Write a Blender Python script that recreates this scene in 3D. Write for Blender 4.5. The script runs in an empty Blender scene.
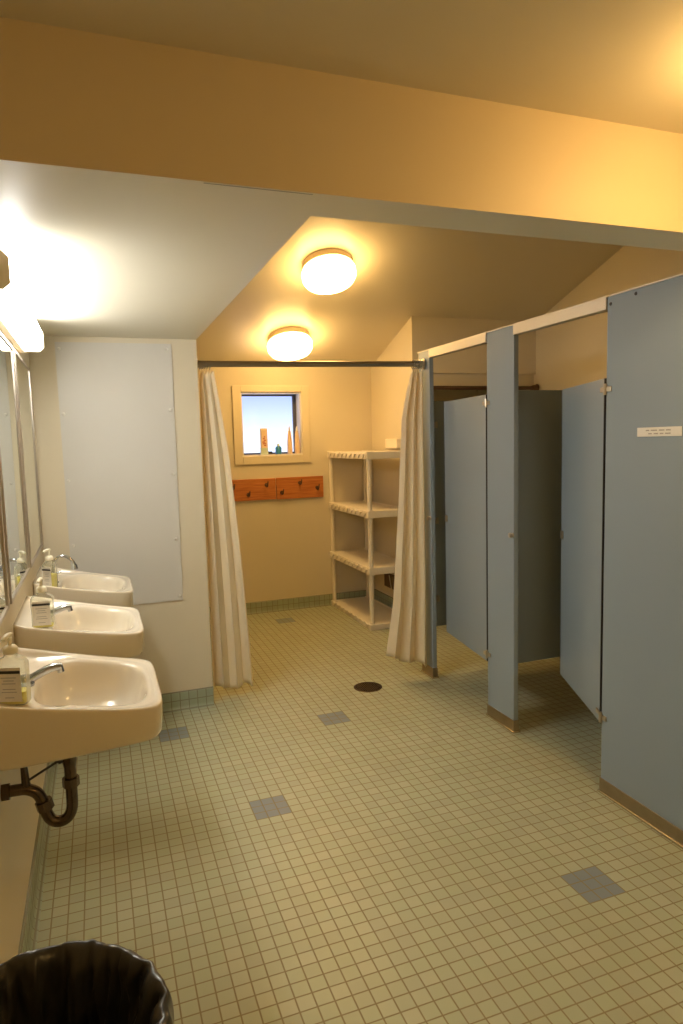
import bpy, bmesh, math, random
from mathutils import Vector, Matrix
random.seed(7)
SC = bpy.context.scene
COL = SC.collection
PI = math.pi

# ------------------------------------------------------------------ camera
yaw, pitch, roll, FPX = 0.3491, -0.1045, -0.0268, 668.1
fw = Vector((math.sin(yaw)*math.cos(pitch), math.cos(yaw)*math.cos(pitch), math.sin(pitch)))
rt = fw.cross(Vector((0, 0, 1))).normalized(); up = rt.cross(fw)
r2 = rt*math.cos(roll) + up*math.sin(roll); u2 = -rt*math.sin(roll) + up*math.cos(roll)
cd = bpy.data.cameras.new('camera'); cam = bpy.data.objects.new('camera', cd); COL.objects.link(cam)
cd.sensor_fit = 'VERTICAL'; cd.sensor_height = 36.0; cd.lens = 36.0*FPX/1024.0; cd.clip_start = 0.02
cam.matrix_world = Matrix(((r2.x, u2.x, -fw.x, 0.2904), (r2.y, u2.y, -fw.y, 0.0),
                           (r2.z, u2.z, -fw.z, 1.51), (0, 0, 0, 1)))
SC.camera = cam

# ------------------------------------------------------------------ light levels, world, exposure
WARM = (1.0, 0.60, 0.20)
WARM_E = 32.5          # ceiling lamp glass
FRONT_E = 22.0
COOL = (1.0, 0.965, 0.89)
COOL_E = 30.0           # fluorescent diffuser
SKY_E = 2.4
SC.view_settings.view_transform = 'Standard'; SC.view_settings.look = 'None'
SC.view_settings.exposure = 0.0; SC.view_settings.gamma = 1.0
SC.view_settings.use_curve_mapping = False
W = bpy.data.worlds.new('sky'); SC.world = W; W.use_nodes = True
nt = W.node_tree; nt.nodes.clear()
o_ = nt.nodes.new('ShaderNodeOutputWorld'); b_ = nt.nodes.new('ShaderNodeBackground')
tc = nt.nodes.new('ShaderNodeTexCoord'); sp = nt.nodes.new('ShaderNodeSeparateXYZ')
rp = nt.nodes.new('ShaderNodeValToRGB')
nt.links.new(tc.outputs['Generated'], sp.inputs[0]); nt.links.new(sp.outputs['Z'], rp.inputs[0])
rp.color_ramp.elements[0].position = 0.0; rp.color_ramp.elements[0].color = (0.60, 0.66, 0.80, 1)
rp.color_ramp.elements[1].position = 0.07; rp.color_ramp.elements[1].color = (0.28, 0.35, 0.62, 1)
nt.links.new(rp.outputs[0], b_.inputs['Color']); b_.inputs['Strength'].default_value = SKY_E
nt.links.new(b_.outputs[0], o_.inputs['Surface'])

# ------------------------------------------------------------------ materials
def mat(name, col, rough=0.5, metal=0.0, noise=0.0, nscale=8.0, bump=0.0, bscale=60.0, **kw):
    m = bpy.data.materials.new(name); m.use_nodes = True
    t = m.node_tree; p = t.nodes['Principled BSDF']
    p.inputs['Base Color'].default_value = (*col, 1); p.inputs['Roughness'].default_value = rough
    p.inputs['Metallic'].default_value = metal
    for k, v in kw.items(): p.inputs[k.replace('_', ' ')].default_value = v
    g = t.nodes.new('ShaderNodeNewGeometry')
    if noise:
        n = t.nodes.new('ShaderNodeTexNoise'); n.inputs['Scale'].default_value = nscale; n.inputs['Detail'].default_value = 4
        t.links.new(g.outputs['Position'], n.inputs['Vector'])
        mx = t.nodes.new('ShaderNodeMix'); mx.data_type = 'RGBA'
        mx.inputs[6].default_value = (*[c*(1-noise) for c in col], 1)
        mx.inputs[7].default_value = (*[min(1, c*(1+noise)) for c in col], 1)
        t.links.new(n.outputs['Fac'], mx.inputs[0]); t.links.new(mx.outputs[2], p.inputs['Base Color'])
    if bump:
        n = t.nodes.new('ShaderNodeTexNoise'); n.inputs['Scale'].default_value = bscale; n.inputs['Detail'].default_value = 3
        t.links.new(g.outputs['Position'], n.inputs['Vector'])
        b = t.nodes.new('ShaderNodeBump'); b.inputs['Strength'].default_value = bump; b.inputs['Distance'].default_value = 0.002
        t.links.new(n.outputs['Fac'], b.inputs['Height']); t.links.new(b.outputs[0], p.inputs['Normal'])
    return m

def emit(name, col, e):
    m = bpy.data.materials.new(name); m.use_nodes = True; t = m.node_tree; t.nodes.clear()
    o = t.nodes.new('ShaderNodeOutputMaterial'); s = t.nodes.new('ShaderNodeEmission')
    s.inputs['Color'].default_value = (*col, 1); s.inputs['Strength'].default_value = e
    t.links.new(s.outputs[0], o.inputs[0]); return m

def tile_mat(name, axes, pitch, origin, blocks, base, blue, grout, rough=0.38):
    """square ceramic tiles; axes picks the two world axes of the surface"""
    m = bpy.data.materials.new(name); m.use_nodes = True; t = m.node_tree; p = t.nodes['Principled BSDF']
    L = t.links.new
    def M(op, a, b=None, c=None):
        n = t.nodes.new('ShaderNodeMath'); n.operation = op
        for i, v in enumerate((a, b, c)):
            if v is None: continue
            if hasattr(v, 'is_output'): L(v, n.inputs[i])
            else: n.inputs[i].default_value = v
        return n.outputs[0]
    g = t.nodes.new('ShaderNodeNewGeometry'); s = t.nodes.new('ShaderNodeSeparateXYZ'); L(g.outputs['Position'], s.inputs[0])
    U = M('DIVIDE', M('SUBTRACT', s.outputs[axes[0]], origin[0]), pitch)
    V = M('DIVIDE', M('SUBTRACT', s.outputs[axes[1]], origin[1]), pitch)
    fu, fv = M('FLOOR', U), M('FLOOR', V)
    du = M('ABSOLUTE', M('SUBTRACT', M('SUBTRACT', U, fu), 0.5)); dv = M('ABSOLUTE', M('SUBTRACT', M('SUBTRACT', V, fv), 0.5))
    d = M('MAXIMUM', du, dv)
    gm = t.nodes.new('ShaderNodeMapRange'); gm.interpolation_type = 'SMOOTHSTEP'
    gm.inputs['From Min'].default_value = 0.438; gm.inputs['From Max'].default_value = 0.476
    L(d, gm.inputs['Value'])
    cx = t.nodes.new('ShaderNodeCombineXYZ'); L(fu, cx.inputs[0]); L(fv, cx.inputs[1])
    wn = t.nodes.new('ShaderNodeTexWhiteNoise'); wn.noise_dimensions = '2D'; L(cx.outputs[0], wn.inputs['Vector'])
    rmp = t.nodes.new('ShaderNodeValToRGB')
    rmp.color_ramp.elements[0].color = (*[c*0.94 for c in base], 1)
    rmp.color_ramp.elements[1].color = (*[min(1, c*1.05) for c in base], 1)
    e = rmp.color_ramp.elements.new(0.5); e.color = (base[0]*0.97, base[1]*1.02, base[2]*0.96, 1)
    L(wn.outputs['Value'], rmp.inputs[0])
    colr = rmp.outputs[0]
    if blocks:
        acc = None
        for (i, j) in blocks:
            a = M('MULTIPLY', M('COMPARE', fu, float(i+1), 1.2), M('COMPARE', fv, float(j+1), 1.2))
            acc = a if acc is None else M('MAXIMUM', acc, a)
        mb = t.nodes.new('ShaderNodeMix'); mb.data_type = 'RGBA'; L(acc, mb.inputs[0]); L(colr, mb.inputs[6])
        mb.inputs[7].default_value = (*blue, 1); colr = mb.outputs[2]
    # worn dirt, low contrast
    nz = t.nodes.new('ShaderNodeTexNoise'); nz.inputs['Scale'].default_value = 2.2; nz.inputs['Detail'].default_value = 5
    L(g.outputs['Position'], nz.inputs['Vector'])
    md = t.nodes.new('ShaderNodeMix'); md.data_type = 'RGBA'; md.blend_type = 'MULTIPLY'
    mr = t.nodes.new('ShaderNodeMapRange'); mr.inputs['To Min'].default_value = 0.0; mr.inputs['To Max'].default_value = 0.5
    mr.inputs['From Min'].default_value = 0.4; mr.inputs['From Max'].default_value = 0.75
    L(nz.outputs['Fac'], mr.inputs['Value']); L(mr.outputs[0], md.inputs[0]); L(colr, md.inputs[6]); md.inputs[7].default_value = (0.86, 0.80, 0.68, 1)
    mg = t.nodes.new('ShaderNodeMix'); mg.data_type = 'RGBA'; L(gm.outputs[0], mg.inputs[0]); L(md.outputs[2], mg.inputs[6])
    mg.inputs[7].default_value = (*grout, 1); L(mg.outputs[2], p.inputs['Base Color'])
    rr = M('ADD', M('MULTIPLY', gm.outputs[0], 0.4), rough); L(rr, p.inputs['Roughness'])
    bp = t.nodes.new('ShaderNodeBump'); bp.inputs['Strength'].default_value = 0.35; bp.inputs['Distance'].default_value = 0.002
    L(M('SUBTRACT', 1.0, gm.outputs[0]), bp.inputs['Height']); L(bp.outputs[0], p.inputs['Normal'])
    return m

PITCH = 0.0497
FLOOR = tile_mat('floor_tiles', ('X', 'Y'), PITCH, (0.811, 2.529), [(0, 0), (18, -18), (11, 15), (-6, 18), (17, 57)],
                 (0.455, 0.475, 0.345), (0.225, 0.275, 0.315), (0.28, 0.23, 0.13))
BASE_X = tile_mat('base_tiles_facing_y', ('X', 'Z'), 0.0497, (0.811, 0.004), None, (0.36, 0.41, 0.32), (0, 0, 0), (0.24, 0.23, 0.16))
BASE_Y = tile_mat('base_tiles_facing_x', ('Y', 'Z'), 0.0497, (0.0, 0.004), None, (0.36, 0.41, 0.32), (0, 0, 0), (0.24, 0.23, 0.16))
WALL = mat('cream_wall_paint', (0.72, 0.65, 0.50), 0.55, noise=0.03, nscale=2.0, bump=0.06, bscale=120)
CEIL = mat('cream_ceiling_paint', (0.72, 0.66, 0.52), 0.36, noise=0.03, nscale=1.5, bump=0.04, bscale=60)
CEILW = mat('white_ceiling_paint', (0.80, 0.755, 0.62), 0.40, noise=0.03, nscale=3)
BEAM = mat('beam_paint', (0.74, 0.62, 0.42), 0.5, noise=0.03, nscale=3)
TRIMP = mat('trim_paint', (0.74, 0.66, 0.50), 0.4)
PANELW = mat('white_sheet_panel', (0.66, 0.645, 0.61), 0.35, noise=0.02, nscale=4)
BLUE = mat('blue_grey_laminate', (0.27, 0.335, 0.40), 0.32, noise=0.03, nscale=3, bump=0.03, bscale=200)
EDGE = mat('panel_edge', (0.16, 0.21, 0.25), 0.35)
ALU = mat('satin_aluminium', (0.50, 0.46, 0.39), 0.33, 0.9)
HOOKM = mat('brown_hook_metal', (0.14, 0.075, 0.04), 0.35, 0.5)
LIPM = mat('polished_shoe_lip', (0.70, 0.62, 0.48), 0.22, 0.9)
RAIL = mat('headrail_metal', (0.78, 0.72, 0.62), 0.45, 0.35)
SHOE = mat('brushed_shoe_metal', (0.34, 0.28, 0.19), 0.30, 0.9, noise=0.15, nscale=20)
CHROME = mat('chrome', (0.52, 0.55, 0.60), 0.10, 1.0)
DARKCH = mat('tarnished_brass_pipe', (0.13, 0.10, 0.08), 0.25, 0.9, noise=0.5, nscale=30)
DARKM = mat('dark_metal', (0.05, 0.05, 0.055), 0.35, 0.6)
BRONZE = mat('dark_rod_metal', (0.30, 0.26, 0.21), 0.28, 0.9)
PORC = mat('cream_porcelain', (0.80, 0.73, 0.60), 0.09, noise=0.015, nscale=3, Coat_Weight=0.5)
MIRROR = mat('mirror_glass', (0.82, 0.88, 0.84), 0.015, 1.0)
FRAME = mat('mirror_frame_metal', (0.55, 0.50, 0.44), 0.32, 0.9, noise=0.1, nscale=40)
CLOTH = mat('off_white_curtain', (0.93, 0.86, 0.68), 0.7)
PLAST = mat('white_plastic', (0.84, 0.78, 0.66), 0.42)
WHITE = mat('white_plain', (0.82, 0.80, 0.75), 0.45)
BAG = mat('black_bin_liner', (0.035, 0.034, 0.030), 0.30, bump=0.6, bscale=12)
CANM = mat('dark_bin_plastic', (0.035, 0.035, 0.035), 0.5)
BLACK = mat('black_print', (0.01, 0.01, 0.012), 0.5)
GREYP = mat('grey_print', (0.35, 0.33, 0.30), 0.6)
SOAP = mat('yellow_soap', (0.80, 0.70, 0.14), 0.25)
PUMP = mat('cream_pump_plastic', (0.86, 0.82, 0.66), 0.35)
CLEAR = None
LABEL = mat('bottle_label', (0.70, 0.66, 0.57), 0.5, noise=0.05, nscale=200)
TEAL = mat('teal_plastic', (0.05, 0.26, 0.52), 0.3)
PEACH = mat('peach_plastic', (0.80, 0.62, 0.45), 0.4)
PALEG = mat('pale_green_plastic', (0.60, 0.72, 0.62), 0.4)
REDP = mat('red_print', (0.45, 0.12, 0.08), 0.5)
SASH = mat('dark_window_sash', (0.10, 0.10, 0.12), 0.4, 0.3)
REVEAL = mat('window_reveal_paint', (0.74, 0.72, 0.70), 0.5)
BROWN = mat('dark_brown_wood', (0.10, 0.05, 0.025), 0.5)
LENS = emit('fluorescent_lens', COOL, COOL_E)
GLOW = emit('warm_lamp_glass', WARM, WARM_E)
GLOWF = emit('warm_front_lamp_glass', WARM, FRONT_E)
LAMPB = mat('lamp_base_enamel', (0.62, 0.50, 0.34), 0.5)
CAPM = mat('tan_end_cap', (0.80, 0.66, 0.42), 0.6)

def wood_mat():
    m = mat('orange_pine', (0.60, 0.22, 0.05), 0.38); t = m.node_tree; p = t.nodes['Principled BSDF']
    g = t.nodes.new('ShaderNodeNewGeometry'); mp = t.nodes.new('ShaderNodeMapping'); mp.inputs['Scale'].default_value = (3, 3, 40)
    n = t.nodes.new('ShaderNodeTexNoise'); n.inputs['Scale'].default_value = 2.0; n.inputs['Detail'].default_value = 6
    r = t.nodes.new('ShaderNodeValToRGB'); r.color_ramp.elements[0].position = .3; r.color_ramp.elements[1].position = .7
    r.color_ramp.elements[0].color = (0.42, 0.125, 0.025, 1); r.color_ramp.elements[1].color = (0.62, 0.23, 0.055, 1)
    t.links.new(g.outputs['Position'], mp.inputs[0]); t.links.new(mp.outputs[0], n.inputs['Vector'])
    t.links.new(n.outputs['Fac'], r.inputs[0]); t.links.new(r.outputs[0], p.inputs['Base Color']); return m
WOOD = wood_mat()
def glass_mat():
    m = bpy.data.materials.new('frosted_pane'); m.use_nodes = True; t = m.node_tree; t.nodes.clear()
    o = t.nodes.new('ShaderNodeOutputMaterial'); a = t.nodes.new('ShaderNodeBsdfTransparent'); b = t.nodes.new('ShaderNodeBsdfGlossy')
    b.inputs['Roughness'].default_value = 0.1; x = t.nodes.new('ShaderNodeMixShader'); x.inputs[0].default_value = 0.06
    a.inputs['Color'].default_value = (0.96, 0.98, 1, 1)
    t.links.new(a.outputs[0], x.inputs[1]); t.links.new(b.outputs[0], x.inputs[2]); t.links.new(x.outputs[0], o.inputs[0]); return m
PANE = glass_mat()
def clear_mat():
    m = bpy.data.materials.new('clear_plastic'); m.use_nodes = True; t = m.node_tree; t.nodes.clear()
    o = t.nodes.new('ShaderNodeOutputMaterial'); a = t.nodes.new('ShaderNodeBsdfTransparent'); b = t.nodes.new('ShaderNodeBsdfPrincipled')
    b.inputs['Base Color'].default_value = (0.80, 0.80, 0.70, 1); b.inputs['Roughness'].default_value = 0.12
    a.inputs['Color'].default_value = (0.95, 0.96, 0.92, 1)
    l = t.nodes.new('ShaderNodeLayerWeight'); l.inputs['Blend'].default_value = 0.35
    r = t.nodes.new('ShaderNodeMapRange'); r.inputs['To Min'].default_value = 0.10; r.inputs['To Max'].default_value = 0.75
    t.links.new(l.outputs['Facing'], r.inputs['Value'])
    x = t.nodes.new('ShaderNodeMixShader'); t.links.new(r.outputs[0], x.inputs[0])
    t.links.new(a.outputs[0], x.inputs[1]); t.links.new(b.outputs[0], x.inputs[2]); t.links.new(x.outputs[0], o.inputs[0]); return m
CLEAR = clear_mat()

def cloth_mat():
    t = CLOTH.node_tree; p = t.nodes['Principled BSDF']; o = t.nodes['Material Output']
    tr = t.nodes.new('ShaderNodeBsdfTranslucent'); tr.inputs['Color'].default_value = (0.90, 0.80, 0.58, 1)
    x = t.nodes.new('ShaderNodeMixShader'); x.inputs[0].default_value = 0.28
    t.links.new(p.outputs[0], x.inputs[1]); t.links.new(tr.outputs[0], x.inputs[2]); t.links.new(x.outputs[0], o.inputs['Surface'])
cloth_mat()

# ------------------------------------------------------------------ mesh helpers
def box(bm, x0, x1, y0, y1, z0, z1, bev=0.0, seg=2):
    vs = [bm.verts.new(p) for p in ((x0,y0,z0),(x1,y0,z0),(x1,y1,z0),(x0,y1,z0),(x0,y0,z1),(x1,y0,z1),(x1,y1,z1),(x0,y1,z1))]
    fs = [bm.faces.new([vs[i] for i in q]) for q in ((3,2,1,0),(4,5,6,7),(0,1,5,4),(1,2,6,5),(2,3,7,6),(3,0,4,7))]
    if bev:
        es = list({e for f in fs for e in f.edges})
        bmesh.ops.bevel(bm, geom=es, offset=bev, segments=seg, affect='EDGES', profile=0.5)
    return bm
def tube(bm, pts, r, seg=14, caps=True, radii=None):
    pts = [Vector(p) for p in pts]; rings = []; prev = None
    for i, p in enumerate(pts):
        d = (pts[min(i+1, len(pts)-1)] - pts[max(i-1, 0)]).normalized()
        if prev is None:
            a = Vector((0, 0, 1)) if abs(d.z) < .9 else Vector((1, 0, 0)); n = d.cross(a).normalized()
        else:
            n = (prev - d*prev.dot(d)).normalized()
        prev = n; b = d.cross(n); rr = radii[i] if radii else r
        rings.append([bm.verts.new(p + (n*math.cos(2*PI*k/seg) + b*math.sin(2*PI*k/seg))*rr) for k in range(seg)])
    for A, B in zip(rings, rings[1:]):
        for k in range(seg): bm.faces.new((A[k], A[(k+1) % seg], B[(k+1) % seg], B[k]))
    if caps: bm.faces.new(rings[0][::-1]); bm.faces.new(rings[-1])
    return bm
def lathe(bm, prof, c=(0, 0, 0), seg=32, M=None):
    """prof: list of (radius, z); capped where the radius is not zero at the ends"""
    rings = []; c = Vector(c)
    def P(x, y, z):
        v = Vector((x, y, z)); v = (M @ v) if M else v
        return bm.verts.new(v + c)
    for r, z in prof:
        rings.append([P(0, 0, z)] if r < 1e-6 else [P(r*math.cos(2*PI*k/seg), r*math.sin(2*PI*k/seg), z) for k in range(seg)])
    for A, B in zip(rings, rings[1:]):
        for k in range(seg):
            k2 = (k+1) % seg
            if len(A) == 1 and len(B) == 1: continue
            if len(A) == 1: bm.faces.new((A[0], B[k2], B[k]))
            elif len(B) == 1: bm.faces.new((A[k], A[k2], B[0]))
            else: bm.faces.new((A[k], A[k2], B[k2], B[k]))
    if len(rings[0]) > 1: bm.faces.new(rings[0][::-1])
    if len(rings[-1]) > 1: bm.faces.new(rings[-1])
    return bm
def prism(bm, poly, f, a, b):
    """poly of 2-D points, f(u,v,t) -> xyz, extruded t=a..b"""
    A = [bm.verts.new(f(u, v, a)) for u, v in poly]; B = [bm.verts.new(f(u, v, b)) for u, v in poly]; n = len(poly)
    for k in range(n): bm.faces.new((A[k], A[(k+1) % n], B[(k+1) % n], B[k]))
    bm.faces.new(A[::-1]); bm.faces.new(B); return bm
def smooth_curve(pts, n=6):
    pts = [Vector(p) for p in pts]; out = []
    P = [pts[0]*2-pts[1]] + pts + [pts[-1]*2-pts[-2]]
    for i in range(1, len(P)-2):
        for k in range(n):
            t = k/n; a, b, c, d = P[i-1], P[i], P[i+1], P[i+2]
            out.append(0.5*((2*b) + (c-a)*t + (2*a-5*b+4*c-d)*t*t + (3*b-a-3*c+d)*t**3))
    out.append(pts[-1]); return out
def NB(): return bmesh.new()
def obj(name, bm, m, parent=None, smooth=False, origin=None):
    bmesh.ops.recalc_face_normals(bm, faces=bm.faces)
    me = bpy.data.meshes.new(name)
    if origin is not None: bmesh.ops.translate(bm, verts=bm.verts, vec=-Vector(origin))
    bm.to_mesh(me); bm.free(); me.materials.append(m)
    o = bpy.data.objects.new(name, me); COL.objects.link(o)
    if origin is not None: o.location = origin
    if parent is not None: o.parent = parent
    if smooth:
        me.polygons.foreach_set('use_smooth', [True]*len(me.polygons))
        if smooth != 'all':
            bm2 = bmesh.new(); bm2.from_mesh(me)
            for e in bm2.edges:
                if len(e.link_faces) == 2 and e.calc_face_angle() > 0.7: e.smooth = False
            bm2.to_mesh(me); bm2.free()
    return o
def tag(o, label, cat, group=None, kind=None):
    o['label'] = label; o['category'] = cat
    if group: o['group'] = group
    if kind: o['kind'] = kind
    return o
def thing(name, label, cat, loc=(0, 0, 0), rz=0.0, group=None):
    o = bpy.data.objects.new(name, None); COL.objects.link(o); o.location = loc; o.rotation_euler = (0, 0, rz)
    o.empty_display_size = 0.05
    return tag(o, label, cat, group)
def struct(name, bm, m, parent=None, smooth=False):
    o = obj(name, bm, m, parent, smooth)
    if parent is None: o['kind'] = 'structure'
    return o
def dup(root, loc, label=None, rz=None):
    r = root.copy(); COL.objects.link(r); r.location = loc
    if rz is not None: r.rotation_euler = (0, 0, rz)
    if label: r['label'] = label
    def rec(src, dst):
        for ch in list(src.children):
            c = ch.copy(); COL.objects.link(c); c.parent = dst; rec(ch, c)
    rec(root, r); return r

# ------------------------------------------------------------------ room shell
XR = 3.90                   # right wall
YB = 5.79                   # far wall of the changing alcove
XA = 2.72                   # right wall of the alcove
YH = 4.92                   # wall that closes the stall area
YF = -1.7                   # wall behind the camera
ZL = 2.096                  # low ceiling and beam underside
ZF = 2.369                  # ceiling this side of the beam
XL = 0.853                  # edge of the low ceiling
YP = 3.831                  # face of the partition behind the sinks
def zc(y): return 2.19 + 0.345*(YB - y)

struct('floor', box(NB(), -0.12, XR+0.12, YF-0.12, YB+0.32, -0.12, 0.0), FLOOR)
struct('wall_left', box(NB(), -0.12, 0.0, YF-0.12, YB+0.3, 0.0, 4.0), WALL)
struct('wall_front', box(NB(), 0.0, XR, YF-0.12, YF, 0.0, 2.6), WALL)
struct('wall_right', box(NB(), XR, XR+0.12, YF-0.12, YH+1.0, 0.0, 4.0), WALL)
# far wall with the window opening
WX0, WX1, WZ0, WZ1 = 1.495, 2.042, 1.405, 1.962
bm = NB()
box(bm, 0, WX0, YB, YB+0.2, 0, 2.6); box(bm, WX1, XA+0.12, YB, YB+0.2, 0, 2.6)
box(bm, WX0, WX1, YB, YB+0.2, 0, WZ0); box(bm, WX0, WX1, YB, YB+0.2, WZ1, 2.6)
struct('wall_back', bm, WALL)
struct('wall_alcove_right', box(NB(), XA, XA+0.12, YH+0.12, YB, 0, 2.9), WALL)
# wall closing the stall area: solid upper part, recessed shower opening below
bm = NB()
box(bm, XA, XR, YH, YH+0.12, 2.047, 3.0)
box(bm, XA, XA+0.10, YH, YH+0.12, 0, 2.047)
box(bm, XR-0.05, XR, YH+0.03, YH+0.12, 0, 2.047)
struct('wall_stall_end', bm, WALL)
struct('trim_1', box(NB(), XA+0.10, XR-0.05, YH+0.02, YH+0.12, 1.945, 2.047, 0.004), WALL)
bm = NB(); box(bm, XA+0.12, XR, YH+0.95, YH+1.05, 0, 3.0); struct('wall_shower_back', bm, WALL)
struct('ceiling_shower', box(NB(), XA+0.12, XR, YH+0.12, YH+0.95, 2.06, 2.15), WALL)
# partition behind the sinks
struct('wall_partition', box(NB(), 0, XL, YP, YP+0.11, 0, 3.2), WALL)
# low ceiling over the sinks, beam, ceilings
struct('ceiling_low', box(NB(), 0, XL, 1.72, YP+0.11, ZL, ZL+0.06), CEILW)
struct('trim_2', box(NB(), XL-0.04, XL, 1.72, YP+0.11, ZL+0.06, 3.6), CEIL)
bm = NB(); prism(bm, [(1.5, zc(1.5)), (YB+0.2, zc(YB+0.2)), (YB+0.2, zc(YB+0.2)+0.1), (1.5, zc(1.5)+0.1)], lambda u, v, t: (t, u, v), -0.1, XR+0.1)
struct('ceiling_sloped', bm, CEIL)
struct('paint_crack', box(NB(), 0.555, 0.812, 1.572, 1.5745, ZL-0.0006, ZL+0.001), GREYP)  # thin grey strip drawn as a crack in the beam paint
struct('ceiling_front', box(NB(), 0, XR, YF, 1.564, ZF, ZF+0.1), CEIL)
bm = NB(); box(bm, 0, XR, 1.564, 1.72, ZL, 3.65)
o = struct('beam', bm, BEAM); o.name = 'trim_3'
o.data.materials.append(CEILW)
for f in o.data.polygons:
    if f.normal.z < -0.5: f.material_index = 1
# tile baseboards
def cove(bm, poly, f, a, b): return prism(bm, poly, f, a, b)
CP = [(0, 0), (0.030, 0), (0.022, 0.003), (0.015, 0.010), (0.012, 0.020), (0.010, 0.10), (0.006, 0.105), (0, 0.105)]
struct('baseboard_left', cove(NB(), CP, lambda u, v, t: (u, t, v), YF, YP), BASE_Y)
struct('baseboard_partition', cove(NB(), CP, lambda u, v, t: (t, YP-u, v), 0.0, XL+0.0), BASE_X)
struct('baseboard_back', cove(NB(), CP, lambda u, v, t: (t, YB-u, v), 0.0, XA), BASE_X)
struct('baseboard_alcove', cove(NB(), CP, lambda u, v, t: (XA-u, t, v), YH, YB), BASE_Y)
struct('baseboard_right', cove(NB(), CP, lambda u, v, t: (XR-u, t, v), YF, YH), BASE_Y)

# ------------------------------------------------------------------ window
bm = NB()
a0, a1, c0, c1, yf = 1.422, 2.112, 1.335, 2.015, YB-0.016
box(bm, a0, WX0, yf, YB, c0, c1, 0.003); box(bm, WX1, a1, yf, YB, c0, c1, 0.003)
box(bm, WX0, WX1, yf, YB, c0, WZ0, 0.003); box(bm, WX0, WX1, yf, YB, WZ1, c1, 0.003)
win = struct('window_1', bm, TRIMP)
bm = NB(); t_ = 0.012
box(bm, WX0, WX0+t_, YB, YB+0.15, WZ0, WZ1); box(bm, WX1-t_, WX1, YB, YB+0.15, WZ0, WZ1)
box(bm, WX0+t_, WX1-t_, YB, YB+0.15, WZ0, WZ0+t_); box(bm, WX0+t_, WX1-t_, YB, YB+0.15, WZ1-t_, WZ1)
obj('reveal', bm, REVEAL, win)
bm = NB(); s0, s1, q0, q1, w = WX0+t_, WX1-t_, WZ0+t_, WZ1-t_, 0.022
box(bm, s0, s0+w*0.6, YB+0.125, YB+0.15, q0, q1); box(bm, s1-w*1.4, s1, YB+0.125, YB+0.15, q0, q1)
box(bm, s0+w*0.6, s1-w*1.4, YB+0.125, YB+0.15, q0, q0+w*0.7); box(bm, s0+w*0.6, s1-w*1.4, YB+0.125, YB+0.15, q1-w*0.7, q1)
obj('sash', bm, SASH, win)
obj('pane', box(NB(), s0+w*0.6, s1-w*1.4, YB+0.136, YB+0.140, q0+w*0.7, q1-w*0.7), PANE, win)
bm = NB(); box(bm, 1.745, 1.79, YB+0.11, YB+0.125, WZ0+t_, WZ0+t_+0.025, 0.003)
obj('latch', bm, DARKM, win)

# ------------------------------------------------------------------ ceiling lamps
def lamp(x, y, z, tilt, label, glow, group=None):
    t = thing('ceiling_lamp', label, 'ceiling light', (x, y, z), 0, group); t.rotation_euler = (tilt, 0, 0)
    obj('base_plate', lathe(NB(), [(0.160, 0.0), (0.168, -0.006), (0.172, -0.046), (0.160, -0.050)], seg=48), LAMPB, t, True)
    obj('glass_shade', lathe(NB(), [(0.160, -0.0505), (0.174, -0.053), (0.181, -0.070), (0.179, -0.108), (0.164, -0.132), (0.12, -0.146), (0.05, -0.151), (0, -0.152)], seg=48), glow, t, True)
    return t
tl = -math.atan(0.345)
lamp(1.813, 4.33, zc(4.33), tl, 'lit round white drum lamp on the sloped ceiling, nearer of the two, to the right', GLOW)
lamp(1.805, 5.29, zc(5.29), tl, 'lit round white drum lamp on the sloped ceiling just above the curtain rod', GLOW)
lamp(1.815, 1.08, ZF, 0, 'warm round ceiling lamp just beyond the upper right corner, seen by its glow', GLOWF)

lamp(2.0, -0.95, ZF, 0, 'added warm fill lamp on the ceiling behind the camera, unseen', GLOWF)  # unseen lamp, added only to light the beam and front room

# ------------------------------------------------------------------ fluorescent fixture over the mirrors
t = thing('vanity_light', 'long lit white fluorescent wall light with tan end cap above the mirrors', 'wall light', (0, 2.9, 2.03))
def octo(y0, y1, g=0.0):
    P = [(0.024, 1.950-g), (0.080+g, 1.950-g), (0.099+g, 1.968-g), (0.099+g, 2.030+g), (0.080+g, 2.050+g), (0.024, 2.050+g)]
    return prism(NB(), P, lambda u, v, s: (u, s-2.9, v-2.03), y0, y1)
obj('diffuser', octo(2.075, 3.315), LENS, t)
obj('end_cap', octo(2.060, 2.075, 0.002), CAPM, t)
obj('end_cap', octo(3.315, 3.330, 0.004), CAPM, t)
obj('housing', box(NB(), 0.0, 0.0238, 2.060-2.9, 3.330-2.9, 1.940-2.03, 2.055-2.03, 0.002), LAMPB, t)  # lower lip added past the lens, to keep its light off the wall

# ------------------------------------------------------------------ mirrors
def mirror(y0, y1, label, z0=1.027, z1=1.912):
    d = 0.014; w = 0.020
    t = thing('wall_mirror', label, 'mirror', (0, (y0+y1)/2, z0), 0)
    h = (y1-y0)/2; H_ = z1-z0
    bm = NB()
    box(bm, 0.0, d, -h, -h+w, 0, H_, 0.002); box(bm, 0.0, d, h-w, h, 0, H_, 0.002)
    box(bm, 0.0, d, -h+w, h-w, 0, w*0.6, 0.002); box(bm, 0.0, d, -h+w, h-w, H_-w*0.6, H_, 0.002)
    obj('frame', bm, FRAME, t)
    obj('mirror_glass', box(NB(), 0.001, 0.009, -h+w, h-w, w*0.6, H_-w*0.6), MIRROR, t)
mirror(3.00, 3.66, 'metal-framed mirror farthest along the left wall, touching the partition corner')
mirror(2.31, 2.945, 'metal-framed mirror in the middle of the left wall, reflecting a soap bottle')
mirror(1.62, 2.255, 'metal-framed mirror at the left edge of the photo, only its far edge showing')

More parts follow.
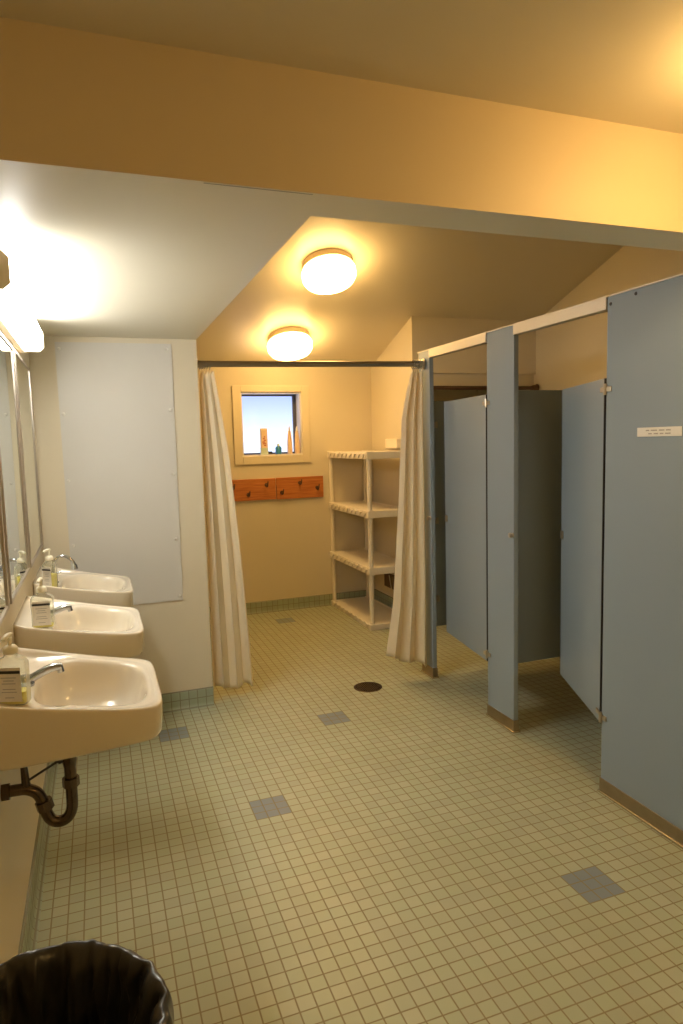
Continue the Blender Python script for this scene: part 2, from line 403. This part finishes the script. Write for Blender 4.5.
# ------------------------------------------------------------------ sheet panel on the partition
PZ = (YP-0.006)
t = thing('wall_panel', 'white rectangular sheet panel screwed to the partition behind the sinks', 'wall panel', (0.42, YP, 0.64))
bm = NB(); prism(bm, [(0.130-0.42, 0), (0.708-0.42, 0), (0.716-0.42, 2.069-0.64), (0.126-0.42, 2.065-0.64)], lambda u, v, s: (u, s, v), -0.006, 0.0)
obj('sheet', bm, PANELW, t)
for (x, z) in ((.690, 2.04), (.692, 1.71), (.689, 1.357), (.688, .992), (.690, .664), (.145, 2.03), (.146, 1.694), (.147, 1.343), (.148, .995), (.150, .664)):
    M = Matrix.Rotation(PI/2, 3, 'X')
    obj('screw_cap', lathe(NB(), [(0.009, 0.0), (0.008, 0.003), (0.004, 0.005), (0, 0.0055)], (x-0.42, -0.006, z-0.64), 12, M), WHITE, t, True)

# ------------------------------------------------------------------ sinks (origin at wall, centre of the sink, z=0 at floor)
SW, SD = 0.252, 0.418
def rimz(x): 
    u = max(0.0, min(1.0, x/SD)); return 0.852 + 0.086*(1-u)**1.3
def outline(a):
    """outer outline: square at the wall, tapered and rounded in front"""
    c, s = math.cos(a), math.sin(a); n = 8.0
    k = 1/((abs(c)**n + abs(s)**n)**(1/n)); X, Y = c*k, s*k
    if X < 0: X = max(-1.0, X*1.10)
    return SD/2 + X*(SD/2), Y*SW*(1 - 0.15*((X+1)/2)**1.2)
def bowl(a, f):
    c, s = math.cos(a), math.sin(a); n = 3.2
    k = 1/((abs(c)**n + abs(s)**n)**(1/n))
    return 0.244 + c*k*0.142*f, s*k*0.182*f
def deck(x): return 0.026*max(0.0, min(1.0, (0.20-x)/0.12))
def sink_mesh():
    bm = NB(); N = 96; rings = []
    def ring(fn): rings.append([bm.verts.new(fn(2*PI*k/N)) for k in range(N)])
    # underside centre -> belly -> lower edge -> side -> rim -> ledge -> bowl -> drain
    def under(f, z):
        def g(a):
            x, y = outline(a); cx = 0.22
            return (max(0.0, cx+(x-cx)*f), y*f, z)
        return g
    ring(under(0.12, 0.700)); ring(under(0.40, 0.708)); ring(under(0.62, 0.735)); ring(under(0.80, 0.758))
    ring(under(0.93, 0.764)); ring(under(0.965, 0.768)); ring(under(0.985, 0.778))
    def side(f, dz):
        def g(a):
            x, y = outline(a); cx = 0.22; x2 = cx+(x-cx)*f if x > cx else x
            return (max(0.0, x2), y*f, rimz(x)-dz)
        return g
    ring(side(0.995, 0.030)); ring(side(1.0, 0.010)); ring(side(0.998, 0.004)); ring(side(0.992, 0.001)); ring(side(0.976, 0.0))
    def rim(f, dz):
        def g(a):
            x, y = outline(a); bx, by = bowl(a, 1.06)
            X = bx*(1-f)+x*0.972*f + (1-0.972)*0.0*f; Y = by*(1-f)+y*0.972*f
            return (max(0.002, X), Y, rimz(max(0, X))-dz-deck(X)*(1 if f < 0.8 else 0.5))
        return g
    ring(rim(0.93, 0.0)); ring(rim(0.75, 0.003)); ring(rim(0.45, 0.003)); ring(rim(0.15, 0.003))
    prof = [(1.03, 0.004), (1.0, 0.008), (0.97, 0.016), (0.94, 0.030), (0.90, 0.050), (0.84, 0.075), (0.74, 0.097), (0.58, 0.112), (0.38, 0.120), (0.20, 0.124), (0.11, 0.126)]
    for f, d in prof:
        def g(a, f=f, d=d):
            x, y = bowl(a, f); zz = rimz(x)-deck(x); w = min(1, d/0.06)
            return (x, y, (zz*(1-w)+0.862*w) - d)
        ring(g)
    for A, B in zip(rings, rings[1:]):
        for k in range(N): bm.faces.new((A[k], A[(k+1) % N], B[(k+1) % N], B[k]))
    bm.faces.new(rings[0]); bm.faces.new(rings[-1])
    return bm
def make_sink(y, label, goose=False):
    t = thing('wash_basin', label, 'sink', (0, y, 0))
    obj('basin', sink_mesh(), PORC, t, 'all')
    obj('drain', lathe(NB(), [(0.022, 0.735), (0.022, 0.7365), (0.017, 0.737), (0.015, 0.7355), (0, 0.735)], (0.252, 0, 0), 24), CHROME, t, True)
    # faucet
    zb = rimz(0.075) - deck(0.075) - 0.005
    if not goose:
        f = obj('faucet', lathe(NB(), [(0.026, zb), (0.026, zb+0.006), (0.017, zb+0.012), (0.015, zb+0.022), (0.011, zb+0.028), (0, zb+0.030)], (0.075, 0, 0), 24), CHROME, t, True)
        P = smooth_curve([(0.070, 0, zb+0.008), (0.088, 0.002, zb+0.014), (0.118, 0.004, zb+0.028), (0.145, 0.006, zb+0.037), (0.168, 0.008, zb+0.037)], 5)
        obj('spout', tube(NB(), P, 0.009, 14, True, [0.013-0.003*i/len(P) for i in range(len(P))]), CHROME, f, True)
        obj('aerator', tube(NB(), [(0.163, 0.008, zb+0.040), (0.167, 0.008, zb+0.022)], 0.009, 14), CHROME, f, True)
    else:
        f = obj('faucet', lathe(NB(), [(0.024, zb), (0.024, zb+0.006), (0.014, zb+0.012), (0.012, zb+0.022), (0, zb+0.024)], (0.070, 0, 0), 24), CHROME, t, True)
        P = smooth_curve([(0.070, 0, zb+0.010), (0.070, 0, zb+0.06), (0.076, 0, zb+0.098), (0.102, 0, zb+0.122), (0.132, 0, zb+0.120), (0.158, 0, zb+0.096), (0.168, 0, zb+0.072)], 6)
        obj('spout', tube(NB(), P, 0.0075, 14), CHROME, f, True)
        obj('aerator', tube(NB(), [(0.166, 0, zb+0.080), (0.171, 0, zb+0.058)], 0.0105, 14), CHROME, f, True)
        obj('handle', tube(NB(), smooth_curve([(0.070, 0.045, zb), (0.072, 0.046, zb+0.03), (0.100, 0.05, zb+0.042)], 4), 0.006, 10), CHROME, f, True)
    # trap
    P = smooth_curve([(0.172, 0, 0.715), (0.172, 0, 0.64), (0.172, 0, 0.57), (0.170, 0, 0.525), (0.158, 0, 0.500), (0.137, 0, 0.492), (0.116, 0, 0.502),
                      (0.104, 0, 0.528), (0.097, 0, 0.560), (0.085, 0, 0.585), (0.062, 0, 0.600), (0.035, 0, 0.603), (0.0, 0, 0.603)], 5)
    tr = obj('drain_trap', tube(NB(), P, 0.0155, 18), DARKCH, t, True)
    bm = tube(NB(), [(0.172, 0, 0.735), (0.172, 0, 0.660), (0.172, 0, 0.640)], 0.02, 18, True, [0.020, 0.019, 0.0155]); obj('tailpiece', bm, DARKCH, tr, True)
    for a, b in (((0.172, 0, 0.612), (0.172, 0, 0.588)), ((0.099, 0, 0.560), (0.105, 0, 0.535)), ((0.020, 0, 0.603), (0.0, 0, 0.603))):
        obj('slip_nut', tube(NB(), [a, b], 0.0225, 8), DARKCH, tr)
    obj('pop_up_rod', tube(NB(), [(0.150, 0, 0.667), (0.062, 0, 0.622)], 0.0035, 8), DARKM, tr, True)
    obj('rod_clevis', tube(NB(), [(0.165, 0, 0.672), (0.143, 0, 0.664)], 0.010, 10), DARKM, tr, True)
    obj('supply_stub', tube(NB(), [(0.058, 0, 0.765), (0.057, 0, 0.70), (0.060, 0, 0.620), (0.060, 0, 0.605)], 0.01, 12, True, [0.007, 0.0075, 0.011, 0.013]), DARKCH, tr, True)
    return t
make_sink(1.912, 'cream wall-hung sink nearest the camera, its drain trap showing underneath')
make_sink(2.640, 'cream wall-hung sink in the middle, between the other two')
make_sink(3.368, 'cream wall-hung sink farthest away, with a tall gooseneck faucet', True)

# ------------------------------------------------------------------ soap bottles
def soap(x, y, z, rz, label, fill=0.3, wide=0.078):
    t = thing('soap_bottle', label, 'soap bottle', (x, y, z), rz, 'soap bottles on the sink ledges')
    hx, hy, h = wide/2, 0.021, 0.128
    def body(s, z0, z1, sh):
        bm = NB(); R_ = []
        for zz, k in ([(z0, 0.9), (z0+0.006, 1.0), (z1, 1.0)] + ([(z1+0.010, 0.86), (z1+0.018, 0.45), (z1+0.026, 0.36)] if sh else [])):
            q = []
            for i in range(32):
                a = 2*PI*i/32; c, s_ = math.cos(a), math.sin(a); n = 5 if k > 0.8 else 2.2
                m_ = 1/((abs(c)**n+abs(s_)**n)**(1/n)); ax = hx*s; ay = hy*s
                if k <= 0.5: ax = ay = 0.030*k/0.86+0.002
                else: ax *= k; ay *= k
                q.append(bm.verts.new((c*m_*ax, s_*m_*ay, zz)))
            R_.append(q)
        for A, B in zip(R_, R_[1:]):
            for i in range(32): bm.faces.new((A[i], A[(i+1) % 32], B[(i+1) % 32], B[i]))
        bm.faces.new(R_[0][::-1]); bm.faces.new(R_[-1]); return bm
    obj('bottle', body(1.0, 0.0, 0.112, True), CLEAR, t, True)
    obj('liquid_soap', body(0.93, 0.003, 0.112*fill, False), SOAP, t, True)
    lb = obj('label', box(NB(), -hx*0.80, hx*0.80, -hy-0.0012, -hy-0.0002, 0.012, 0.104), LABEL, t)
    obj('label_stripe', box(NB(), -hx*0.80, hx*0.80, -hy-0.0018, -hy-0.0013, 0.088, 0.096), BLACK, lb)
    bm = NB()
    for k, (w_, zz) in enumerate(((0.5, .076), (0.35, .068), (0.45, .060), (0.42, .045), (0.5, .037), (0.3, .022))):
        box(bm, -hx*w_, hx*w_, -hy-0.0016, -hy-0.0013, zz, zz+0.0022)
    obj('label_print', bm, GREYP, lb)
    pm = obj('pump_collar', lathe(NB(), [(0.013, 0.135), (0.0185, 0.138), (0.0185, 0.150), (0.014, 0.157), (0.008, 0.160)], seg=24), PUMP, t, True)
    obj('pump_stem', tube(NB(), [(0, 0, 0.158), (0, 0, 0.182)], 0.0055, 12), PUMP, pm, True)
    obj('pump_nozzle', tube(NB(), smooth_curve([(0.0, 0.006, 0.186), (0, -0.008, 0.188), (0, -0.026, 0.185), (0, -0.032, 0.180)], 4), 0.0065, 12), PUMP, pm, True)
    t.scale = (0.95, 0.95, 0.92)
zs = rimz(0.07) - deck(0.07) - 0.002
soap(0.066, 1.775, zs, -0.35, 'clear pump soap bottle on the nearest sink, cut by the left edge of the photo', 0.32)
soap(0.083, 2.525, zs-0.002, -0.15, 'clear pump soap bottle with wide white label on the middle sink', 0.10)
soap(0.066, 3.235, zs, -0.7, 'clear pump bottle of yellow soap on the farthest sink beside the gooseneck faucet', 0.62, 0.062)

# ------------------------------------------------------------------ rubbish bin with liner
bx_, by_, bz_, br_ = 0.176, 0.850, 0.775, 0.160
t = thing('rubbish_bin', 'round dark bin lined with a black plastic bag at the bottom left corner', 'bin', (bx_, by_, 0))
obj('bin_body', lathe(NB(), [(0.130, 0.0), (0.134, 0.01), (0.152, bz_-0.03), (0.155, bz_-0.012), (0.149, bz_-0.012), (0.131, 0.02), (0, 0.02)], seg=48), CANM, t, True)
from mathutils import noise as MN
bm = NB(); N = 220; rings = []
prof = smooth_curve([(br_+0.008, -0.22, 0), (br_+0.008, -0.13, 0), (br_+0.007, -0.06, 0), (br_+0.006, -0.02, 0), (br_+0.003, 0.004, 0), (br_-0.003, 0.010, 0), (br_-0.012, 0.004, 0), (br_-0.022, -0.02, 0),
        (br_-0.030, -0.07, 0), (br_-0.036, -0.13, 0), (br_-0.045, -0.19, 0), (br_-0.065, -0.235, 0), (br_-0.10, -0.26, 0), (0.03, -0.27, 0)], 5)
for i, (r, z, _) in enumerate(prof):
    q = []; inner = max(0.0, min(1.0, (i-24)/12.0)); edge = max(0.0, 1-abs(i-24)/10.0)
    for k in range(N):
        a = 2*PI*k/N; ca, sa = math.cos(a), math.sin(a)
        n1 = MN.noise(Vector((ca*5, sa*5, z*5))); n2 = MN.noise(Vector((ca*13+7, sa*13, z*14))); n3 = MN.noise(Vector((ca*3.0, sa*3.0+5, 0.2)))
        fold = abs(n2)*2-0.6
        rr = r + (0.004+0.020*inner)*n1 + (0.003+0.007*inner)*fold*(0.4+0.6*inner) + 0.001*math.sin(a*29+z*40)
        zz = z + bz_ + 0.007*n3*edge + 0.002*n2*edge + 0.015*n1*max(0, (i-50)/15.0)
        rr = max(0.01, rr)
        q.append(bm.verts.new((max(-bx_+0.004, rr*ca), rr*sa, zz)))
    rings.append(q)
for A, B in zip(rings, rings[1:]):
    for k in range(N): bm.faces.new((A[k], A[(k+1) % N], B[(k+1) % N], B[k]))
bm.faces.new(rings[-1])
obj('bag_liner', bm, BAG, t, 'all')

# ------------------------------------------------------------------ toilet stalls
S, HT = 2.2154, 2.048; TH = 0.028
def pilaster(y0, y1, label, holes=()):
    t = thing('stall_pilaster', label, 'stall partition', (S, (y0+y1)/2, 0)); h = (y1-y0)/2
    obj('panel', box(NB(), 0, TH, -h, h, 0.0, HT-0.001, 0.003), BLUE, t)
    bm = NB(); box(bm, -0.004, TH+0.004, -h-0.004, h+0.004, 0.0, 0.068, 0.0025)
    fs = obj('floor_shoe', bm, SHOE, t)
    obj('shoe_lip', box(NB(), -0.010, TH+0.010, -h-0.010, h+0.010, 0.003, 0.015, 0.005), LIPM, fs, True)
    return t, (y0+y1)/2
def latch(parent, x, y, z, nm='latch_knob'):
    M = Matrix.Rotation(-PI/2, 3, 'Y')
    return obj(nm, lathe(NB(), [(0.011, 0), (0.011, 0.004), (0.007, 0.008), (0.013, 0.014), (0.013, 0.020), (0.006, 0.023), (0, 0.023)], (x, y, z), 16, M), ALU, parent, True)
def hinge(parent, y, z, sgn):
    bm = NB()
    box(bm, -0.007, 0.0, y-0.010 if sgn > 0 else y-0.030, y+0.030 if sgn > 0 else y+0.010, z-0.010, z+0.010, 0.002)
    tube(bm, [(-0.008, y, z-0.022), (-0.008, y, z+0.022)], 0.007, 10)
    return obj('hinge', bm, ALU, parent)
PR0, PR1 = 0.95, 2.168
t, c = pilaster(PR0, PR1, 'widest blue-grey stall panel at the right edge with a small white sign')
for yy, zz in ((2.150, 2.028), (2.02, 2.040)):
    M = Matrix.Rotation(-PI/2, 3, 'Y')
    obj('screw', lathe(NB(), [(0.007, 0), (0.006, 0.002), (0, 0.003)], (0, yy-c, zz-0.01), 12, M), DARKM, t, True)
hinge(t, PR1-c-0.002, 1.690, -1); hinge(t, PR1-c-0.002, 0.335, -1)
t, c = pilaster(2.797, 3.036, 'narrow blue-grey stall pilaster standing between the two open doors')
latch(t, 0, 2.804-c, 1.026); hinge(t, 3.036-c-0.002, 1.690, -1); hinge(t, 3.036-c-0.002, 0.350, -1)
t, c = pilaster(3.668, 3.812, 'far blue-grey stall pilaster half hidden by the right shower curtain')
latch(t, 0, 3.676-c, 1.026)
# sign
sg = thing('door_sign', 'small white plastic sign with two printed lines on the wide stall panel', 'sign', (S, 1.896, 1.499))
obj('plate', box(NB(), -0.003, 0.0, -0.102, 0.102, 0, 0.034, 0.001), WHITE, sg)
bm = NB()
for z_, ws in ((0.0205, (0.022, 0.028, 0.030, 0.020)), (0.0085, (0.026, 0.018, 0.024, 0.018))):
    y_ = -0.055
    for w_ in ws:
        n_ = int(w_/0.0042)
        for k in range(n_): box(bm, -0.0036, -0.003, y_+k*0.0042, y_+k*0.0042+0.003, z_, z_+0.0045)
        y_ += w_+0.006
obj('print', bm, GREYP, sg)
# headrail: front face shows between the pilasters
hr = thing('stall_headrail', 'pale metal headrail running along the top of the toilet stalls', 'rail', (S, 2.9, HT))
bm = NB(); P = [(-0.005, 0.004), (0.034, 0.004), (0.034, -0.001), (0.000, -0.001), (-0.005, -0.001)]
prism(bm, P, lambda u, v, s: (u, s, v), PR0-2.9+0.03, 3.820-2.9)
obj('rail_cap', bm, RAIL, hr)
for (a, b) in ((2.170, 2.795), (3.038, 3.666)):
    obj('rail_channel', box(NB(), -0.006, 0.034, a-2.9, b-2.9, -0.048, -0.0012, 0.002), RAIL, hr)
# doors: origin at hinge line
def door(y, ang, width, label, z0=0.305, z1=1.735):
    t = thing('stall_door', label, 'stall door', (S+0.014, y, 0), ang)
    obj('door_panel', box(NB(), -0.0125, 0.0125, 0.006, width, z0, z1, 0.002), BLUE, t)
    obj('edge_strip', box(NB(), -0.013, 0.013, 0.000, 0.006, z0, z1, 0.001), DARKM, t)
    obj('latch', box(NB(), -0.022, -0.0125, width-0.045, width-0.015, 1.005, 1.045, 0.004), ALU, t)
    bm = NB()
    for z in (1.690, 0.345): box(bm, -0.018, -0.012, 0.004, 0.038, z-0.010, z+0.010, 0.002)
    obj('hinge_plate', bm, ALU, t)
door(2.175, -math.radians(22.5), 0.590, 'open blue-grey stall door hinged on the wide right panel')
door(3.043, -math.radians(7.6), 0.598, 'slightly open blue-grey stall door hinged on the narrow middle pilaster')
def divider(y, label):
    t = thing('stall_divider', label, 'stall partition', (S+0.04, y, 0))
    obj('divider_panel', box(NB(), 0.015, XR-S-0.055, -0.0125, 0.0125, 0.32, 1.747, 0.002), BLUE, t)
    for z in (0.5, 1.0, 1.6):
        obj('bracket', box(NB(), -0.001, 0.04, -0.020, -0.0125, z-0.02, z+0.02, 0.002), ALU, t)
        obj('bracket', box(NB(), XR-S-0.08, XR-S-0.0402, -0.020, -0.0125, z-0.02, z+0.02, 0.002), ALU, t)
divider(2.92, 'dark blue-grey divider seen through the nearer open stall doorway')
divider(3.74, 'dark blue-grey divider seen as a sliver through the farther stall doorway')
divider(2.00, 'blue-grey divider hidden behind the wide right stall panel')

# shower rod over the recess at the end of the stalls
rd = thing('recess_curtain_rod', 'dark brown curtain rod across the recess behind the stalls', 'rod', (XA+0.1, YH-0.04, 1.925))
obj('rod_tube', tube(NB(), [(-0.10, 0, 0), (1.0, 0, 0)], 0.016, 14), BROWN, rd, True)
M = Matrix.Rotation(PI/2, 3, 'Y')
obj('end_flange', lathe(NB(), [(0.018, 0), (0.024, 0.02), (0.030, 0.05), (0.036, 0.06)], (1.0, 0, 0), 20, M), BROWN, rd, True)
obj('support_arm', box(NB(), 1.02, XR-XA-0.1, -0.008, 0.008, -0.008, 0.008), BROWN, rd)

# ------------------------------------------------------------------ curtain rod and curtains
RL = Vector((XL, 3.875, 1.968)); RRt = Vector((S, 3.738, 1.972)); dR = (RRt-RL).normalized()
rd = thing('curtain_rod', 'long dark metal curtain rod between the partition and the stalls', 'rod', RL)
obj('rod_tube', tube(NB(), [Vector((0.006, 0, 0)), (RRt-RL)-dR*0.014], 0.0175, 20), BRONZE, rd, True)
for p, s_ in ((Vector((0, 0, 0)), 1), (RRt-RL-dR*0.004, -1)):
    d = dR*s_; bm = NB()
    tube(bm, [p, p+d*0.004, p+d*0.010, p+d*0.028], 0.03, 20, True, [0.034, 0.034, 0.022, 0.019]); obj('flange', bm, ALU if s_ < 0 else BRONZE, rd, True)

def curtain(label, edges, ycf, folds, amp, zt, zb, parent_loc, rings, seedph, hem):
    """edges(z)->(xl,xr); ycf(x)->y of the rod line"""
    t = thing('shower_curtain', label, 'curtain', parent_loc); bm = NB(); NU, NV = 220, 60
    g = []; L = Vector(parent_loc)
    for j in range(NV+1):
        v = j/NV; row = []
        for i in range(NU+1):
            u = i/NU
            zb_ = hem(u); z = zt + (zb_-zt)*v
            xl, xr = edges(z)
            uu = u + 0.018*math.sin(2*PI*u*1.6+seedph) * math.sin(PI*u)
            uu = min(1, max(0, uu))
            phs = 2*PI*folds*uu + seedph + 0.25*math.sin(v*2.2+u*5)
            A = amp*(0.45+0.55*v)*(0.85+0.3*math.sin(u*7+seedph))
            x = xl + (xr-xl)*uu + 0.13*(xr-xl)/folds*math.sin(2*phs+0.6)*math.sin(PI*u)**0.5
            x = min(max(x, xl), xr)
            y = ycf(x) + A*math.sin(phs) + A*0.10*math.sin(2*phs+v*1.5)
            # pinched at the hooks
            if v < 0.06: y = ycf(x) + (y-ycf(x))*(0.55+0.45*v/0.06)
            if v < 0.10: z -= 0.022*(1-v/0.10)*(0.5+0.5*math.cos(2*phs+1.5))
            row.append(bm.verts.new(Vector((x, y, z))-L))
        g.append(row)
    for j in range(NV):
        for i in range(NU): bm.faces.new((g[j][i], g[j][i+1], g[j+1][i+1], g[j+1][i]))
    o = obj('fabric', bm, CLOTH, t, 'all')
    sm = o.modifiers.new('thick', 'SOLIDIFY'); sm.thickness = 0.0015; sm.offset = 0
    for x in rings:
        y = ycf(x); zc_ = RL.z + (RRt.z-RL.z)*(x-RL.x)/(RRt.x-RL.x)
        P = [(x-L.x+0.003*math.sin(a), y-L.y+0.021*math.cos(a), zc_-L.z-0.006+0.026*math.sin(a)) for a in [2*PI*k/20 for k in range(21)]]
        obj('hook_ring', tube(NB(), P, 0.0022, 8, False), CHROME, t, True)
    return t
def interp(z, tab):
    tab = sorted(tab)
    if z <= tab[0][0]: return tab[0][1]
    for (a, b), (c, d) in zip(tab, tab[1:]):
        if z <= c: return b+(d-b)*(z-a)/(c-a)
    return tab[-1][1]
rody = lambda x: RL.y + (RRt.y-RL.y)*(x-RL.x)/(RRt.x-RL.x)
curtain('off-white shower curtain gathered at the left beside the sink partition',
        lambda z: (interp(z, [(.07, .868), (1.94, .870)]), interp(z, [(.07, 1.090), (.35, 1.080), (.83, 1.055), (1.2, 1.03), (1.48, 1.008), (1.75, 0.972), (1.94, .948)])),
        lambda x: rody(x)+0.010, 2.7, 0.036, 1.935, 0.07, (0.95, 3.87, 0.07), (0.876, 0.884, 0.893, 0.903, 0.915, 0.930), 0.6, lambda u: 0.068+0.012*math.sin(u*9))
curtain('off-white shower curtain gathered at the right beside the far stall pilaster',
        lambda z: (interp(z, [(.07, 1.925), (.17, 1.935), (.5, 1.985), (1.13, 2.030), (1.64, 2.058), (1.80, 2.09), (1.94, 2.120)]), interp(z, [(.07, 2.205), (1.94, 2.192)])),
        lambda x: rody(x)-0.030, 2.8, 0.036, 1.935, 0.09, (2.08, 3.74, 0.07), (2.130, 2.145, 2.158, 2.168, 2.176, 2.183), 2.2, lambda u: 0.160-0.085*u+0.010*math.sin(u*11))

# ------------------------------------------------------------------ coat hook boards
def board(x0, x1, z0, z1, hooks, label):
    t = thing('hook_board', label, 'coat hook rail', ((x0+x1)/2, YB, z0), 0, 'coat hook boards under the window'); c = (x0+x1)/2
    obj('plank', box(NB(), x0-c, x1-c, -0.020, 0.0, 0, z1-z0, 0.003), WOOD, t)
    for x, z in hooks:
        P = smooth_curve([(x-c, -0.020, z-z0+0.0), (x-c, -0.045, z-z0-0.012), (x-c, -0.068, z-z0-0.006), (x-c+0.002, -0.078, z-z0+0.022), (x-c+0.004, -0.076, z-z0+0.034)], 5)
        hk = obj('hook', tube(NB(), P, 0.006, 10, True, [0.008-0.003*i/len(P) for i in range(len(P))]), HOOKM, t, True)
        M = Matrix.Rotation(PI/2, 3, 'X')
        obj('hook_plate', lathe(NB(), [(0.016, 0), (0.016, 0.003), (0.009, 0.006), (0, 0.006)], (x-c, -0.020, z-z0), 14, M), HOOKM, hk, True)
board(1.345, 1.776, 1.018, 1.206, ((1.395, 1.140), (1.525, 1.070), (1.690, 1.150)), 'orange-brown wooden hook board under the window, left one beside the curtain')
board(1.782, 2.222, 1.015, 1.208, ((1.828, 1.075), (1.998, 1.155), (2.160, 1.105)), 'orange-brown wooden hook board under the window, right one toward the shelves')

# ------------------------------------------------------------------ things on the window sill
sy, sz = YB+0.045, WZ0+t_
t = thing('shampoo_carton', 'tall narrow peach and pale green pack with red print on the window sill', 'bottle', (1.700, sy, sz))
bm = box(NB(), -0.032, 0.032, -0.016, 0.016, 0.0, 0.232, 0.005); obj('pack', bm, PEACH, t)
obj('pack_base', box(NB(), -0.0335, 0.0335, -0.0175, 0.0175, 0, 0.060, 0.004), PALEG, t)
bm = NB()
for k, (x, z, w_) in enumerate(((0.002, .150, .012), (-.004, .135, .016), (0.004, .120, .020), (-.006, .105, .026), (0.0, .090, .030), (0.006, .075, .020))):
    box(bm, x-w_/2, x+w_/2, -0.0168, -0.0160, z, z+0.010)
obj('print', bm, REDP, t)
t = thing('small_bottle', 'small teal bottle with pale green cap in the middle of the window sill', 'bottle', (1.830, sy, sz))
obj('bottle', lathe(NB(), [(0.024, 0), (0.028, 0.004), (0.028, 0.056), (0.021, 0.066), (0.012, 0.071)], seg=24), TEAL, t, True)
obj('cap', lathe(NB(), [(0.012, 0.068), (0.012, 0.086), (0.008, 0.094), (0, 0.095)], seg=20), PALEG, t, True)
def tubeb(x, y, label, capc):
    t = thing('lotion_tube', label, 'tube', (x, y, sz), 0, 'tall pointed tubes on the window sill')
    bm = NB(); R_ = []
    for z, rx, ry in ((0, .023, .020), (.035, .025, .021), (.10, .023, .016), (.17, .018, .010), (.205, .012, .008)):
        R_.append([bm.verts.new((rx*math.cos(2*PI*k/24), ry*math.sin(2*PI*k/24), z)) for k in range(24)])
    for A, B in zip(R_, R_[1:]):
        for k in range(24): bm.faces.new((A[k], A[(k+1) % 24], B[(k+1) % 24], B[k]))
    bm.faces.new(R_[0][::-1]); bm.faces.new(R_[-1]); obj('tube_body', bm, PEACH, t, True)
    bm = NB(); tube(bm, [(0, 0, .203), (0, 0, .222), (0, 0, .245)], .01, 14, True, [.010, .009, .004]); obj('tip', bm, capc, t, True)
tubeb(1.935, sy-0.005, 'tall pointed peach tube on the window sill, nearer the teal bottle', WHITE)
tubeb(2.003, sy-0.010, 'tall pointed peach tube on the window sill beside the right reveal', WHITE)

# ------------------------------------------------------------------ plastic shelf unit
t = thing('shelf_unit', 'four-tier white plastic shelf unit in the alcove behind the right curtain', 'shelf', (2.464, 5.305, 0))
HX, HY = 0.185, 0.468; ph_ = 0.020
levels = [0.045, 0.505, 0.960, 1.425]
for lv in levels:
    bm = NB(); z0 = lv-0.055
    z0 = max(0.0, z0) if lv < 0.1 else z0
    box(bm, -HX+0.008, HX-0.008, -HY+0.008, HY-0.008, lv-0.020, lv-0.006, 0.003)
    # rims
    for sx in (-1, 1):
        xa, xb = (-HX-0.004, -HX+0.012) if sx < 0 else (HX-0.012, HX+0.004)
        box(bm, xa, xb, -HY+0.03, HY-0.03, z0, lv, 0.003)
    for s2 in (-1, 1):
        ya, yb = (-HY-0.004, -HY+0.012) if s2 < 0 else (HY-0.012, HY+0.004)
        box(bm, -HX+0.03, HX-0.03, ya, yb, z0, lv, 0.003)
    # corner blocks
    for sx in (-1, 1):
        for s2 in (-1, 1):
            cx_, cy_ = sx*(HX-0.016), s2*(HY-0.016)
            box(bm, cx_-0.027, cx_+0.027, cy_-0.027, cy_+0.027, z0-0.003 if z0 > 0 else 0.0, lv+0.004, 0.006)
    # moulded scallops on the long front edge
    n = 9
    for k in range(n):
        y = -HY+0.07+(2*HY-0.14)*k/(n-1)
        prism(bm, [(y-0.030, z0+0.040), (y+0.018, z0+0.046), (y+0.030, z0+0.018), (y+0.006, z0+0.010)] , lambda u, v, s: (s, u, v), -HX-0.015, -HX-0.002)
    obj('shelf_board', bm, PLAST, t)
for sx in (-1, 1):
    for s2 in (-1, 1):
        cx_, cy_ = sx*(HX-0.016), s2*(HY-0.016)
        for a, b in zip(levels, levels[1:]):
            bm = NB(); tube(bm, [(cx_, cy_, a), (cx_, cy_, b-0.05)], 0.019, 16); obj('post', bm, PLAST, t, True)
# things near the shelf
o = obj('wall_dispenser', box(NB(), -0.05, 0, -0.12, 0.12, 0, 0.085, 0.008), WHITE); o.location = (XA, 5.26, 1.44)
o.data.materials[0] = PLAST; tag(o, 'small white box on the alcove wall just above the top shelf', 'dispenser')
t = thing('wall_box', 'dark brown box with a white slanted strip low on the wall behind the shelves', 'box', (XA, 5.36, 0.205))
obj('box_body', box(NB(), -0.045, 0, -0.16, 0.11, 0, 0.115, 0.004), BROWN, t)
bm = NB(); prism(bm, [(-0.06, 0.0), (-0.045, 0.0), (0.0, 0.115), (-0.015, 0.115)], lambda u, v, s: (s, u, v), -0.048, -0.0452); obj('strip', bm, WHITE, t)

# ------------------------------------------------------------------ floor drain
t = thing('floor_drain', 'round dark brown metal floor drain set in the tiles near the right curtain', 'drain', (1.782, 3.705, 0))
obj('drain_rim', lathe(NB(), [(0.088, 0), (0.088, 0.0015), (0.084, 0.003), (0.076, 0.003), (0.074, 0.001), (0.0, 0.001)], seg=40), DARKCH, t, True)
bm = NB()
for k in range(-5, 6):
    w_ = math.sqrt(max(0, 0.072**2-(k*0.0125)**2)); box(bm, k*0.0125-0.004, k*0.0125+0.004, -w_, w_, 0.0012, 0.0032)
obj('grate', bm, DARKCH, t)
